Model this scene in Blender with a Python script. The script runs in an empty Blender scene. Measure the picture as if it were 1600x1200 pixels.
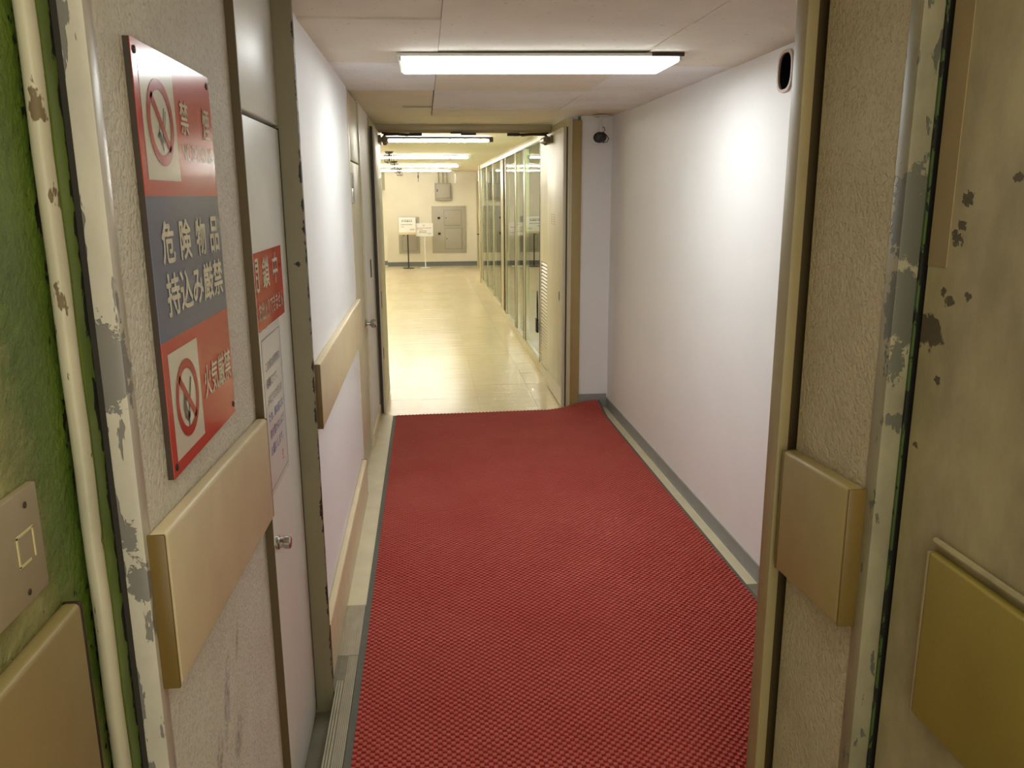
import bpy, bmesh, math, random
from mathutils import Vector, Matrix
random.seed(7)
S = bpy.context.scene
COL = S.collection

# ------------------------------------------------------------------ camera
PITCH, YAW, ROLL, FPX, EYE = 0.2264, 0.10257, -0.00582, 1279.0, 1.6
cy, sy, cp, sp = math.cos(YAW), math.sin(YAW), math.cos(PITCH), math.sin(PITCH)
F = Vector((sy*cp, cy*cp, -sp)); R0 = Vector((cy, -sy, 0)); U0 = R0.cross(F)
Rr = R0*math.cos(ROLL) + U0*math.sin(ROLL); Ur = U0*math.cos(ROLL) - R0*math.sin(ROLL)
cd = bpy.data.cameras.new('camera'); cam = bpy.data.objects.new('camera', cd); COL.objects.link(cam)
M = Matrix((Rr, Ur, -F)).transposed().to_4x4(); M.translation = (0, 0, EYE)
cam.matrix_world = M
cd.sensor_width = 36.0; cd.lens = FPX/1600*36.0; cd.clip_start = 0.02; cd.clip_end = 100
S.camera = cam
# ------------------------------------------------------------------ world, exposure
w = bpy.data.worlds.new('world'); S.world = w; w.use_nodes = True
w.node_tree.nodes['Background'].inputs[0].default_value = (1.0, 0.96, 0.76, 1)
w.node_tree.nodes['Background'].inputs[1].default_value = 0.46
S.view_settings.view_transform = 'Standard'; S.view_settings.look = 'None'
S.view_settings.exposure = 2.32; S.view_settings.gamma = 1.0; S.view_settings.use_curve_mapping = False
LAMP = 2.9          # corridor lamp
FAR_LAMP = 17.2      # tubes of the far hall

# ------------------------------------------------------------------ helpers
WL = {}
def srgb(r, g, b):
    f = lambda c: c/12.92 if c <= 0.04045 else ((c+0.055)/1.055)**2.4
    return (f(r/255), f(g/255), f(b/255), 1)

def tag(o, label=None, cat=None, group=None, kind=None):
    if label: o['label'] = label
    if cat: o['category'] = cat
    if group: o['group'] = group
    if kind: o['kind'] = kind
    return o

def empty(name, loc, label=None, cat=None, group=None, kind=None):
    o = bpy.data.objects.new(name, None); COL.objects.link(o)
    o.location = loc; o.empty_display_size = 0.05; WL[o.name] = Vector(loc)
    return tag(o, label, cat, group, kind)

def obj(name, verts, faces, mat, parent=None, smooth=False, mesh=None, loc=None):
    """verts are world coordinates; origin goes to the bounding-box centre"""
    if mesh is None:
        n = len(verts)
        lo = [min(v[i] for v in verts) for i in range(3)]; hi = [max(v[i] for v in verts) for i in range(3)]
        c = Vector([(a+b)/2 for a, b in zip(lo, hi)])
        mesh = bpy.data.meshes.new(name)
        mesh.from_pydata([(v[0]-c[0], v[1]-c[1], v[2]-c[2]) for v in verts], [], faces)
        mesh.materials.append(mat)
        if smooth:
            mesh.polygons.foreach_set('use_smooth', [True]*len(mesh.polygons))
            try: mesh.set_sharp_from_angle(angle=math.radians(35))
            except Exception: pass
        mesh.update()
    else:
        c = Vector(loc)
    o = bpy.data.objects.new(name, mesh); COL.objects.link(o)
    WL[o.name] = c
    if parent:
        o.parent = parent; o.location = c - WL[parent.name]
    else:
        o.location = c
    return o

def boxvf(x0, x1, y0, y1, z0, z1, bev=0.0, seg=2):
    bm = bmesh.new()
    bmesh.ops.create_cube(bm, size=1)
    for v in bm.verts:
        v.co = ((x0+x1)/2 + v.co.x*(x1-x0), (y0+y1)/2 + v.co.y*(y1-y0), (z0+z1)/2 + v.co.z*(z1-z0))
    if bev:
        bmesh.ops.bevel(bm, geom=bm.edges[:], offset=bev, segments=seg, affect='EDGES', profile=0.5)
    bm.verts.index_update()
    r = [tuple(v.co) for v in bm.verts], [[v.index for v in f.verts] for f in bm.faces]
    bm.free(); return r

def box(name, x0, x1, y0, y1, z0, z1, mat, parent=None, bev=0.0, seg=2):
    v, f = boxvf(x0, x1, y0, y1, z0, z1, bev, seg)
    return obj(name, v, f, mat, parent, smooth=bev > 0)

def merge(*vfs):
    V, Fc = [], []
    for v, f in vfs:
        k = len(V); V += list(v); Fc += [[i+k for i in q] for q in f]
    return V, Fc

def tubevf(pts, r, n=10, cap=True):
    V, Fc = [], []
    pts = [Vector(p) for p in pts]; rs = r if isinstance(r, (list, tuple)) else [r]*len(pts)
    up = None
    for i, p in enumerate(pts):
        a = pts[max(i-1, 0)]; b = pts[min(i+1, len(pts)-1)]
        t = (b-a).normalized()
        if up is None:
            up = Vector((0, 0, 1)) if abs(t.z) < 0.9 else Vector((1, 0, 0))
        s = t.cross(up).normalized(); up = s.cross(t).normalized()
        for k in range(n):
            q = 2*math.pi*k/n
            V.append(tuple(p + s*math.cos(q)*rs[i] + up*math.sin(q)*rs[i]))
    for i in range(len(pts)-1):
        for k in range(n):
            a, b = i*n+k, i*n+(k+1) % n
            Fc.append([a, b, b+n, a+n])
    if cap:
        Fc.append(list(range(n))[::-1]); Fc.append([(len(pts)-1)*n+k for k in range(n)])
    return V, Fc

def tube(name, pts, r, mat, parent=None, n=10):
    v, f = tubevf(pts, r, n); return obj(name, v, f, mat, parent, smooth=True)

def lathe_vf(axis_o, axis_d, prof, n=20):
    """prof: list of (distance along axis, radius)"""
    d = Vector(axis_d).normalized(); u = Vector((0, 0, 1)) if abs(d.z) < 0.9 else Vector((1, 0, 0))
    s = d.cross(u).normalized(); u = s.cross(d)
    V, Fc = [], []
    for (t, r) in prof:
        for k in range(n):
            q = 2*math.pi*k/n
            V.append(tuple(Vector(axis_o)+d*t+(s*math.cos(q)+u*math.sin(q))*r))
    for i in range(len(prof)-1):
        for k in range(n):
            a, b = i*n+k, i*n+(k+1) % n
            Fc.append([a, b, b+n, a+n])
    Fc.append(list(range(n))[::-1]); Fc.append([(len(prof)-1)*n+k for k in range(n)])
    return V, Fc

def polyL(pts, x):      # polygon on a plane facing +x; pts are (y, z)
    return [(x, p[0], p[1]) for p in pts], [list(range(len(pts)))]

# ------------------------------------------------------------------ materials
def newmat(name):
    m = bpy.data.materials.new(name); m.use_nodes = True
    nt = m.node_tree; b = nt.nodes['Principled BSDF']
    return m, nt, b
def nd(nt, t, **k):
    n = nt.nodes.new(t)
    for a, v in k.items(): setattr(n, a, v)
    return n
def lk(nt, a, b): nt.links.new(a, b)
def val(nt, sock, v):
    if hasattr(v, 'is_output'): lk(nt, v, sock)
    else: sock.default_value = v
def math_(nt, op, a, b=0.0, clamp=False):
    n = nd(nt, 'ShaderNodeMath', operation=op, use_clamp=clamp); val(nt, n.inputs[0], a); val(nt, n.inputs[1], b); return n.outputs[0]
def pos(nt, scale=(1, 1, 1)):
    g = nd(nt, 'ShaderNodeNewGeometry')
    v = nd(nt, 'ShaderNodeVectorMath', operation='MULTIPLY'); lk(nt, g.outputs['Position'], v.inputs[0]); v.inputs[1].default_value = scale
    return v.outputs[0]
def noise(nt, scale, detail=3.0, vec=None, rough=0.55, dist=0.0):
    n = nd(nt, 'ShaderNodeTexNoise'); n.inputs['Scale'].default_value = scale; n.inputs['Detail'].default_value = detail
    n.inputs['Roughness'].default_value = rough; n.inputs['Distortion'].default_value = dist
    lk(nt, vec if vec is not None else pos(nt), n.inputs['Vector']); return n.outputs['Fac']
def ramp(nt, fac, lo, hi, a=0.0, b=1.0):
    n = nd(nt, 'ShaderNodeMapRange'); n.clamp = True
    val(nt, n.inputs[0], fac); n.inputs[1].default_value = lo; n.inputs[2].default_value = hi; n.inputs[3].default_value = a; n.inputs[4].default_value = b
    return n.outputs[0]
def mixc(nt, fac, a, b):
    n = nd(nt, 'ShaderNodeMix', data_type='RGBA'); val(nt, n.inputs[0], fac); val(nt, n.inputs[6], a); val(nt, n.inputs[7], b); return n.outputs[2]
def bump(nt, b, h, strength=0.3, dist=0.002):
    n = nd(nt, 'ShaderNodeBump'); n.inputs['Strength'].default_value = strength; n.inputs['Distance'].default_value = dist
    lk(nt, h, n.inputs['Height']); lk(nt, n.outputs[0], b.inputs['Normal']); return n
def sepy(nt, i):
    s = nd(nt, 'ShaderNodeSeparateXYZ'); lk(nt, pos(nt), s.inputs[0]); return s.outputs[i]
def edge(nt, axis, p, width):      # 1 at plane p, 0 beyond width
    d = math_(nt, 'ABSOLUTE', math_(nt, 'SUBTRACT', sepy(nt, axis), p))
    return ramp(nt, d, 0, width, 1.0, 0.0)

def paint(name, c, rough=0.5, var=0.06, vs=6.0, bs=0, bd=0.001, bstr=0.4, metal=0.0, spec=0.5, coat=0.0, vec=None):
    m, nt, b = newmat(name)
    c2 = tuple(max(0, x*(1-var*2.2)) for x in c[:3])+(1,)
    if var > 0: lk(nt, mixc(nt, ramp(nt, noise(nt, vs, 5, vec=pos(nt, vec) if vec else None), 0.3, 0.75), c, c2), b.inputs['Base Color'])
    else: b.inputs['Base Color'].default_value = c
    b.inputs['Roughness'].default_value = rough; b.inputs['Metallic'].default_value = metal
    b.inputs['Specular IOR Level'].default_value = spec; b.inputs['Coat Weight'].default_value = coat; b.inputs['Coat Roughness'].default_value = 0.08
    if bs: bump(nt, b, noise(nt, bs, 3), bstr, bd)
    return m

def emit(name, c, s, base=(0.8, 0.8, 0.8, 1)):
    m, nt, b = newmat(name); b.inputs['Base Color'].default_value = base
    b.inputs['Emission Color'].default_value = c; b.inputs['Emission Strength'].default_value = s; b.inputs['Roughness'].default_value = 0.4
    return m

def peel(name, top, under, thr=0.62, scale=22.0, rough=0.5, edges=(), spots=(), dark=None, stretch=(1, 1, 0.45), soft=0.02, under_rough=0.6, ssc=(1, 1, 1), depth=0.0012, grunge=0.12, relief=0):
    """paint that has flaked off in patches: noise, more of it near given edges, plus single chips"""
    m, nt, b = newmat(name)
    nz = noise(nt, scale, 4, vec=pos(nt, stretch), rough=0.6)
    f = nz
    for (ax, p, wd, amt) in edges:
        f = math_(nt, 'ADD', f, math_(nt, 'MULTIPLY', edge(nt, ax, p, wd), amt))
    mask = ramp(nt, f, thr, thr+soft)
    if spots:
        nvb = noise(nt, 46.0, 5, rough=0.65); nvs = noise(nt, 150.0, 4, rough=0.6)
        for (px, py, pz, r) in spots:
            d = nd(nt, 'ShaderNodeVectorMath', operation='DISTANCE'); lk(nt, pos(nt, ssc), d.inputs[0]); d.inputs[1].default_value = (px*ssc[0], py*ssc[1], pz*ssc[2])
            q = math_(nt, 'ADD', d.outputs['Value'], math_(nt, 'MULTIPLY', math_(nt, 'SUBTRACT', nvb if r > 0.015 else nvs, 0.5), r*(2.4 if r > 0.015 else 3.4)))
            mask = math_(nt, 'MAXIMUM', mask, ramp(nt, q, r*0.95, r*1.05, 1.0, 0.0))
    g = ramp(nt, noise(nt, 9.0, 6, vec=pos(nt, (1, 1, 0.5)), rough=0.65), 0.35, 0.7)
    t2 = tuple(x*(1-grunge*2.5) for x in top[:3])+(1,)
    col = mixc(nt, mask, mixc(nt, g, top, t2), under)
    lk(nt, col, b.inputs['Base Color'])
    lk(nt, math_(nt, 'ADD', math_(nt, 'MULTIPLY', mask, under_rough-rough), rough), b.inputs['Roughness'])
    h = math_(nt, 'SUBTRACT', math_(nt, 'MULTIPLY', noise(nt, relief, 3), 0.8) if relief else 1.0, mask)
    bump(nt, b, h, 0.8, depth)
    return m

def plaster(name, c, c2, rough=0.6, sc=115.0, scuffs=()):
    """rough sprayed-stone paint"""
    m, nt, b = newmat(name)
    n1 = noise(nt, sc, 2, rough=0.5, dist=0.6); n2 = noise(nt, 7.0, 4)
    pit = ramp(nt, n1, 0.36, 0.46, 1.0, 0.0)
    lk(nt, mixc(nt, math_(nt, 'MULTIPLY', pit, 0.28), mixc(nt, ramp(nt, n2, 0.3, 0.7), c, c2), tuple(x*0.45 for x in c2[:3])+(1,)), b.inputs['Base Color'])
    b.inputs['Roughness'].default_value = rough
    if scuffs:
        src = b.inputs['Base Color'].links[0].from_socket
        mk = 0.0
        for (py, pz, ly, lz, sl) in scuffs:
            yy = math_(nt, 'SUBTRACT', sepy(nt, 1), py); zz = math_(nt, 'SUBTRACT', sepy(nt, 2), pz)
            yy = math_(nt, 'SUBTRACT', yy, math_(nt, 'MULTIPLY', zz, sl))
            d = math_(nt, 'ADD', math_(nt, 'POWER', math_(nt, 'ABSOLUTE', math_(nt, 'DIVIDE', yy, ly)), 2.0), math_(nt, 'POWER', math_(nt, 'ABSOLUTE', math_(nt, 'DIVIDE', zz, lz)), 2.0))
            mk = math_(nt, 'MAXIMUM', mk, ramp(nt, d, 0.0, 1.0, 0.75, 0.0))
        mk = math_(nt, 'MULTIPLY', mk, ramp(nt, noise(nt, 40.0, 4, rough=0.6), 0.38, 0.62))
        lk(nt, mixc(nt, mk, src, srgb(120, 104, 92)), b.inputs['Base Color'])
    bump(nt, b, ramp(nt, n1, 0.33, 0.62), 0.75, 0.0022)
    return m

MT = {}
MT['white_wall'] = paint('white_wall_paint', srgb(245, 243, 243), 0.55, 0.015, 3.0, 220, 0.0006, 0.35)
MT['white_smooth'] = paint('white_smooth_paint', srgb(228, 224, 224), 0.45, 0.02, 3.0)
MT['ceil_plaster'] = paint('ceiling_plaster', srgb(236, 226, 204), 0.7, 0.05, 4.0, 90, 0.0005)
def ceil_mat(name, c):
    m, nt, b = newmat(name)
    sp_ = ramp(nt, noise(nt, 42.0, 2, vec=pos(nt, (1, 1.6, 1)), rough=0.4), 0.71, 0.74)
    lk(nt, mixc(nt, math_(nt, 'MULTIPLY', sp_, 0.6), mixc(nt, ramp(nt, noise(nt, 3.0, 4), 0.35, 0.7), c, tuple(x*0.9 for x in c[:3])+(1,)), srgb(120, 100, 78)), b.inputs['Base Color'])
    b.inputs['Roughness'].default_value = 0.75; bump(nt, b, noise(nt, 160, 3), 0.5, 0.0007); return m
MT['ceil_a'] = ceil_mat('ceiling_panel_cream', srgb(232, 223, 204))
MT['ceil_b'] = ceil_mat('ceiling_panel_white', srgb(240, 238, 236))
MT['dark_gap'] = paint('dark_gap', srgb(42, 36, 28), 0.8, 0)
MT['beige_rail'] = paint('beige_vinyl_bumper', srgb(224, 205, 168), 0.38, 0.05, 8.0, spec=0.5)
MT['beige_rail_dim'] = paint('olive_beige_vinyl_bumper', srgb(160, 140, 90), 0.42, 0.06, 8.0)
MT['tan_cap'] = paint('tan_end_cap', srgb(112, 88, 40), 0.4, 0.05, 8.0)
MT['brown_cap'] = paint('brown_end_cap', srgb(52, 34, 20), 0.5, 0.05, 8.0)
MT['cream_frame'] = paint('cream_steel_frame', srgb(214, 204, 170), 0.35, 0.04, 5.0)
MT['gold_frame'] = paint('gold_beige_steel', srgb(178, 156, 104), 0.35, 0.04, 5.0)
MT['cream_door'] = paint('cream_steel_door', srgb(220, 211, 184), 0.45, 0.05, 7.0, vec=(1, 1, 0.3))
MT['white_door'] = paint('pale_grey_steel_door', srgb(236, 234, 226), 0.36, 0.03, 4.0, vec=(1, 1, 0.3))
MT['jamb'] = peel('chipped_taupe_jamb', srgb(140, 130, 104), srgb(34, 26, 20), thr=0.80, scale=42, edges=((0, -0.345, 0.012, 0.30),), stretch=(1, 1, 0.5), grunge=0.05,
                  spots=((-0.37, 2.44, 1.41, 0.008),))
MT['jamb_right'] = peel('brass_taupe_jamb', srgb(158, 140, 100), srgb(90, 72, 50), thr=0.8, scale=40, rough=0.4, grunge=0.06)
MT['jamb_side'] = paint('brown_jamb_side', srgb(92, 74, 44), 0.5, 0.05)
MT['plaster_l'] = plaster('sprayed_plaster_pale', srgb(228, 221, 207), srgb(216, 208, 192), scuffs=((1.50, 0.62, 0.03, 0.10, 0.35), (1.42, 0.56, 0.03, 0.05, 0.3), (1.62, 0.70, 0.015, 0.06, 0.5), (1.56, 0.50, 0.04, 0.05, 0.2)))
MT['plaster_r'] = plaster('sprayed_plaster_taupe', srgb(190, 176, 144), srgb(176, 162, 130))
MT['strip_l'] = peel('peeling_white_metal_edge', srgb(206, 196, 180), srgb(128, 122, 116), thr=0.60, scale=26, rough=0.3, stretch=(1.4, 1, 0.35), grunge=0.1, under_rough=0.3,
                     edges=((0, -0.45, 0.012, 0.10),), spots=((-0.44, 1.155, 1.37, 0.03), (-0.43, 1.155, 1.05, 0.016), (-0.44, 1.155, 1.12, 0.012)), ssc=(1, 1, 0.5))
MT['strip_r'] = peel('peeling_grey_metal_edge', srgb(150, 140, 112), srgb(92, 90, 78), thr=0.60, scale=30, rough=0.4, stretch=(1.2, 1, 0.45), grunge=0.15, under_rough=0.35,
                     spots=((0.76, 1.235, 1.57, 0.035), (0.76, 1.235, 1.42, 0.03), (0.755, 1.235, 1.33, 0.014)), ssc=(1, 1, 0.5))
MT['pipe'] = peel('peeling_cream_pipe', srgb(192, 182, 156), srgb(112, 92, 62), thr=0.615, scale=30, rough=0.35, stretch=(1, 1, 0.4), grunge=0.1)
# green wall: green gloss paint over beige, lumpy towards the switch plate
def green_wall():
    m, nt, b = newmat('green_painted_rough_wall')
    y = sepy(nt, 1); z = sepy(nt, 2)
    n = noise(nt, 14.0, 5, rough=0.65)
    e = math_(nt, 'ADD', y, math_(nt, 'MULTIPLY', math_(nt, 'SUBTRACT', n, 0.5), 0.16))
    e = math_(nt, 'ADD', e, math_(nt, 'MULTIPLY', math_(nt, 'SUBTRACT', z, 1.25), 0.25))
    k = ramp(nt, e, 0.93, 1.03)
    gcol = mixc(nt, ramp(nt, noise(nt, 8.0, 4), 0.3, 0.7), srgb(100, 122, 40), srgb(74, 96, 30))
    bcol = mixc(nt, ramp(nt, noise(nt, 20.0, 5), 0.3, 0.7), srgb(164, 158, 104), srgb(128, 128, 76))
    c = mixc(nt, k, bcol, gcol)
    ch = math_(nt, 'ADD', noise(nt, 55.0, 3, vec=pos(nt, (1, 1, 0.6)), rough=0.6), math_(nt, 'MULTIPLY', edge(nt, 1, 1.114, 0.024), 0.2))
    c = mixc(nt, ramp(nt, ch, 0.70, 0.72), c, srgb(24, 20, 14))
    lk(nt, c, b.inputs['Base Color']); b.inputs['Roughness'].default_value = 0.45
    bump(nt, b, math_(nt, 'MULTIPLY', noise(nt, 60.0, 4, rough=0.6), 1.0), 0.8, 0.006)
    return m
MT['green_wall'] = green_wall()
MT['green_jamb'] = peel('chipped_green_jamb', srgb(104, 124, 44), srgb(20, 17, 12), thr=0.76, scale=46, rough=0.4, stretch=(1, 1, 0.5), grunge=0.18,
                        edges=((1, 1.153, 0.020, 0.40), (1, 1.118, 0.004, 0.12)))
MT['outer_r'] = peel('scuffed_olive_wall', srgb(168, 154, 116), srgb(82, 72, 54), thr=0.77, scale=18, rough=0.5, stretch=(1, 0.7, 1.4), grunge=0.16, ssc=(1, 0.75, 1.0),
                     spots=((.785, 1.205, 1.387, .026), (.785, 1.143, 1.592, .010), (.785, 1.150, 1.553, .007), (.785, 1.158, 1.535, .010), (.785, 1.188, 1.611, .005), (.785, 1.176, 1.452, .006),
                            (.785, 1.16, 1.44, .008), (.785, 1.116, 1.452, .006), (.785, 1.166, 1.316, .006), (.785, 1.19, 1.54, .009), (.785, 1.045, 1.62, .006), (.785, 1.02, 1.605, .007), (.785, 1.205, 1.20, .005)), relief=30, depth=0.0016)
MT['outer_patch'] = paint('brown_primer_patch', srgb(150, 128, 92), 0.5, 0.08, 12)
MT['olive_bumper'] = paint('olive_bumper', srgb(150, 130, 52), 0.5, 0.1, 5.0)
MT['plate'] = paint('grey_beige_plate', srgb(168, 152, 122), 0.5, 0.07, 10.0)
MT['metal'] = paint('brushed_steel', srgb(186, 184, 180), 0.25, 0.03, 20, metal=1.0)
MT['chrome'] = paint('chrome', srgb(200, 198, 194), 0.12, 0, metal=1.0)
MT['dark_metal'] = paint('dark_bronze', srgb(58, 50, 40), 0.45, 0.05, 20)
MT['closer'] = paint('olive_bronze_closer', srgb(120, 104, 70), 0.4, 0.05, 20)
MT['black'] = paint('black_plastic', srgb(22, 20, 20), 0.5, 0)
MT['void'] = paint('matt_black_void', srgb(8, 8, 8), 1.0, 0, spec=0.0)
MT['rubber'] = paint('dark_grey_rubber', srgb(96, 94, 84), 0.65, 0.08, 20)
MT['grey_base'] = paint('grey_vinyl_baseboard', srgb(152, 152, 148), 0.5, 0.05, 10)
MT['grey_base_far'] = paint('blue_grey_vinyl_baseboard', srgb(122, 126, 126), 0.5, 0.04, 10)
MT['alu'] = paint('worn_aluminium', srgb(190, 180, 156), 0.4, 0.12, 18, metal=0.35, vec=(2, 0.6, 1))
MT['alu_dark'] = paint('grimy_aluminium', srgb(140, 132, 110), 0.55, 0.15, 25, metal=0.2)
MT['sunk'] = paint('grimy_sill', srgb(120, 112, 92), 0.6, 0.15, 14)
def vinyl(name, c, c2, rough, streak):
    m, nt, b = newmat(name)
    o = nd(nt, 'ShaderNodeObjectInfo')
    base = mixc(nt, ramp(nt, noise(nt, 2.2, 5, vec=pos(nt, (1.6, 0.5, 1)), rough=0.6), 0.3, 0.72), c, c2)
    base = mixc(nt, math_(nt, 'MULTIPLY', o.outputs['Random'], 0.16), base, srgb(196, 172, 120))
    lk(nt, base, b.inputs['Base Color'])
    b.inputs['Roughness'].default_value = rough; b.inputs['Specular IOR Level'].default_value = 0.38
    bump(nt, b, noise(nt, 3.2, 4, vec=pos(nt, (0.8, 3.4, 1)), rough=0.5), streak, 0.02)
    return m
MT['vinyl'] = vinyl('glossy_cream_vinyl', srgb(242, 230, 198), srgb(234, 218, 180), 0.2, 0.24)
MT['vinyl_edge'] = paint('cream_vinyl_edge', srgb(222, 210, 176), 0.35, 0.07, 7.0)
MT['far_wall'] = paint('cream_hall_wall', srgb(238, 231, 212), 0.6, 0.03, 2.0)
MT['far_ceil'] = paint('cream_hall_ceiling', srgb(240, 230, 204), 0.7, 0.03, 1.5)
MT['far_soffit'] = paint('grey_olive_soffit', srgb(176, 172, 142), 0.6, 0.03, 3)
MT['panel_grey'] = paint('grey_steel_panel', srgb(182, 176, 160), 0.45, 0.03, 4)
MT['panel_line'] = paint('grey_steel_panel_edge', srgb(140, 136, 122), 0.5, 0)
MT['mullion'] = paint('satin_aluminium_mullion', srgb(186, 178, 150), 0.32, 0.04, 10, metal=0.3)
MT['mullion_dark'] = paint('dark_glazing_bead', srgb(56, 50, 40), 0.5, 0)
MT['board'] = paint('white_sign_board', srgb(240, 238, 232), 0.4, 0)
MT['ink'] = paint('black_ink', srgb(40, 38, 40), 0.6, 0)
MT['ink_grey'] = paint('grey_ink', srgb(92, 92, 100), 0.6, 0)
MT['ink_blue'] = paint('blue_ink', srgb(70, 70, 150), 0.6, 0)
MT['ink_red'] = paint('red_ink', srgb(200, 60, 70), 0.6, 0)
MT['wood_strip'] = paint('pale_strip', srgb(214, 200, 150), 0.4, 0)
def gloss(name, c, scr=True):
    m, nt, b = newmat(name)
    col = c
    if scr:
        s = ramp(nt, noise(nt, 34.0, 3, vec=pos(nt, (1, 0.5, 2.0)), rough=0.5), 0.76, 0.78)
        col = mixc(nt, math_(nt, 'MULTIPLY', s, 0.6), c, tuple(x*0.45 for x in c[:3])+(1,))
        lk(nt, col, b.inputs['Base Color'])
    else: b.inputs['Base Color'].default_value = c
    b.inputs['Roughness'].default_value = 0.16; b.inputs['Specular IOR Level'].default_value = 0.5
    return m
MT['sign_red'] = gloss('faded_red_enamel', srgb(206, 78, 66))
MT['sign_blue'] = gloss('faded_blue_enamel', srgb(112, 118, 148))
MT['sign_white'] = gloss('white_enamel', srgb(234, 228, 214))
MT['sign_print'] = gloss('white_enamel_lettering', srgb(238, 232, 214), False)
MT['sign_ring'] = gloss('red_enamel_ring', srgb(190, 62, 54), False)
MT['sign_grey'] = gloss('grey_enamel_drawing', srgb(104, 100, 94), False)
MT['sign_back'] = paint('dark_sign_backing', srgb(58, 44, 32), 0.5, 0)
MT['red_film'] = gloss('red_film_sign', srgb(196, 36, 34), False)
MT['paper'] = paint('laminated_paper', srgb(232, 228, 226), 0.25, 0.01, 4)
def carpet_mat(name, c, c2):
    m, nt, b = newmat(name)
    n = noise(nt, 2.0, 4, rough=0.6); n2 = noise(nt, 420.0, 2)
    lint = ramp(nt, noise(nt, 130.0, 1, rough=0.3), 0.80, 0.815)
    k = mixc(nt, ramp(nt, n, 0.3, 0.7), c, c2)
    k = mixc(nt, ramp(nt, n2, 0.3, 0.7, 0.0, 0.35), k, tuple(x*0.55 for x in c[:3])+(1,))
    lk(nt, mixc(nt, lint, k, srgb(200, 150, 130)), b.inputs['Base Color']); b.inputs['Roughness'].default_value = 0.9
    b.inputs['Specular IOR Level'].default_value = 0.15
    b.inputs['Sheen Weight'].default_value = 0.12; b.inputs['Sheen Tint'].default_value = (1, 0.6, 0.55, 1)
    return m
MT['pile_hi'] = carpet_mat('red_loop_pile', srgb(200, 100, 90), srgb(190, 84, 76))
MT['pile_lo'] = carpet_mat('deep_red_loop_pile', srgb(150, 44, 36), srgb(142, 38, 32))
def glassmat():
    m, nt, b = newmat('green_tinted_glass')
    out = nt.nodes['Material Output']; nt.nodes.remove(b)
    g = nd(nt, 'ShaderNodeBsdfGlossy'); g.inputs['Roughness'].default_value = 0.0; g.inputs['Color'].default_value = (0.95, 1, 0.97, 1)
    t = nd(nt, 'ShaderNodeBsdfTransparent'); t.inputs['Color'].default_value = (0.88, 0.95, 0.90, 1)
    fr = nd(nt, 'ShaderNodeFresnel'); fr.inputs['IOR'].default_value = 1.5
    mx = nd(nt, 'ShaderNodeMixShader'); lk(nt, fr.outputs[0], mx.inputs[0]); lk(nt, t.outputs[0], mx.inputs[1]); lk(nt, g.outputs[0], mx.inputs[2]); lk(nt, mx.outputs[0], out.inputs[0])
    return m
MT['glass'] = glassmat()
MT['lamp'] = emit('lit_lamp_diffuser', (0.93, 1.0, 0.985, 1), LAMP)
MT['tube'] = emit('lit_fluorescent_tube', (1.0, 0.975, 0.88, 1), FAR_LAMP)
MT['tube_added'] = emit('added_glass_room_tube', (0.93, 1.0, 0.90, 1), FAR_LAMP*3.6)  # only for the lamps added behind the glass
MT['lamp_case'] = paint('white_lamp_housing', srgb(226, 222, 212), 0.4, 0.02, 8)
MT['rust'] = paint('rusty_lamp_edge', srgb(70, 50, 36), 0.7, 0.1, 20)
MT['port_rim'] = paint('pink_beige_rim', srgb(206, 186, 176), 0.4, 0)

st = lambda o, label=None: tag(o, label, None, None, 'structure')

# ================================================================== STRUCTURE
ZC = 2.142          # corridor ceiling
XL, XR, YE = -0.38, 1.36, 6.05
# floor slabs
fl = st(box('floor', -3.2, 3.2, -1.0, 20.6, -0.12, -0.055, MT['sunk']), 'grimy sunken floor slab under the corridor')
box('vinyl_bed', -0.40, 1.40, 3.05, 6.0, -0.055, 0.0, MT['vinyl_edge'], fl)
box('vinyl_bed', -2.3, 3.0, 6.0, 20.2, -0.055, -0.004, MT['vinyl_edge'], fl)
# vinyl tiles of the far hall
TX, TY = 0.45, 0.45
tv, tf = boxvf(-TX/2+0.0003, TX/2-0.0003, -TY/2+0.0003, TY/2-0.0003, -0.004, 0.0)
tm = bpy.data.meshes.new('floor_tile'); tm.from_pydata(tv, [], tf); tm.materials.append(MT['vinyl'])
ntile = 0
y = 6.225
while y < 19.6:
    x = -0.745 - 0.45
    while x < 1.2:
        if ntile < 230:
            o = obj('floor_tile', None, None, None, fl, mesh=tm, loc=(x, y, random.uniform(-0.0004, 0.0002)))
            o.rotation_euler = (random.uniform(-1, 1)*0.0012, random.uniform(-1, 1)*0.0008, 0); ntile += 1
        x += TX
    y += TY
box('vinyl_field', -2.3, -1.42, 6.0, 20.2, -0.004, 0.0, MT['vinyl'], fl)
box('vinyl_field', 1.28, 3.0, 6.0, 20.2, -0.004, 0.0, MT['vinyl'], fl)

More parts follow.
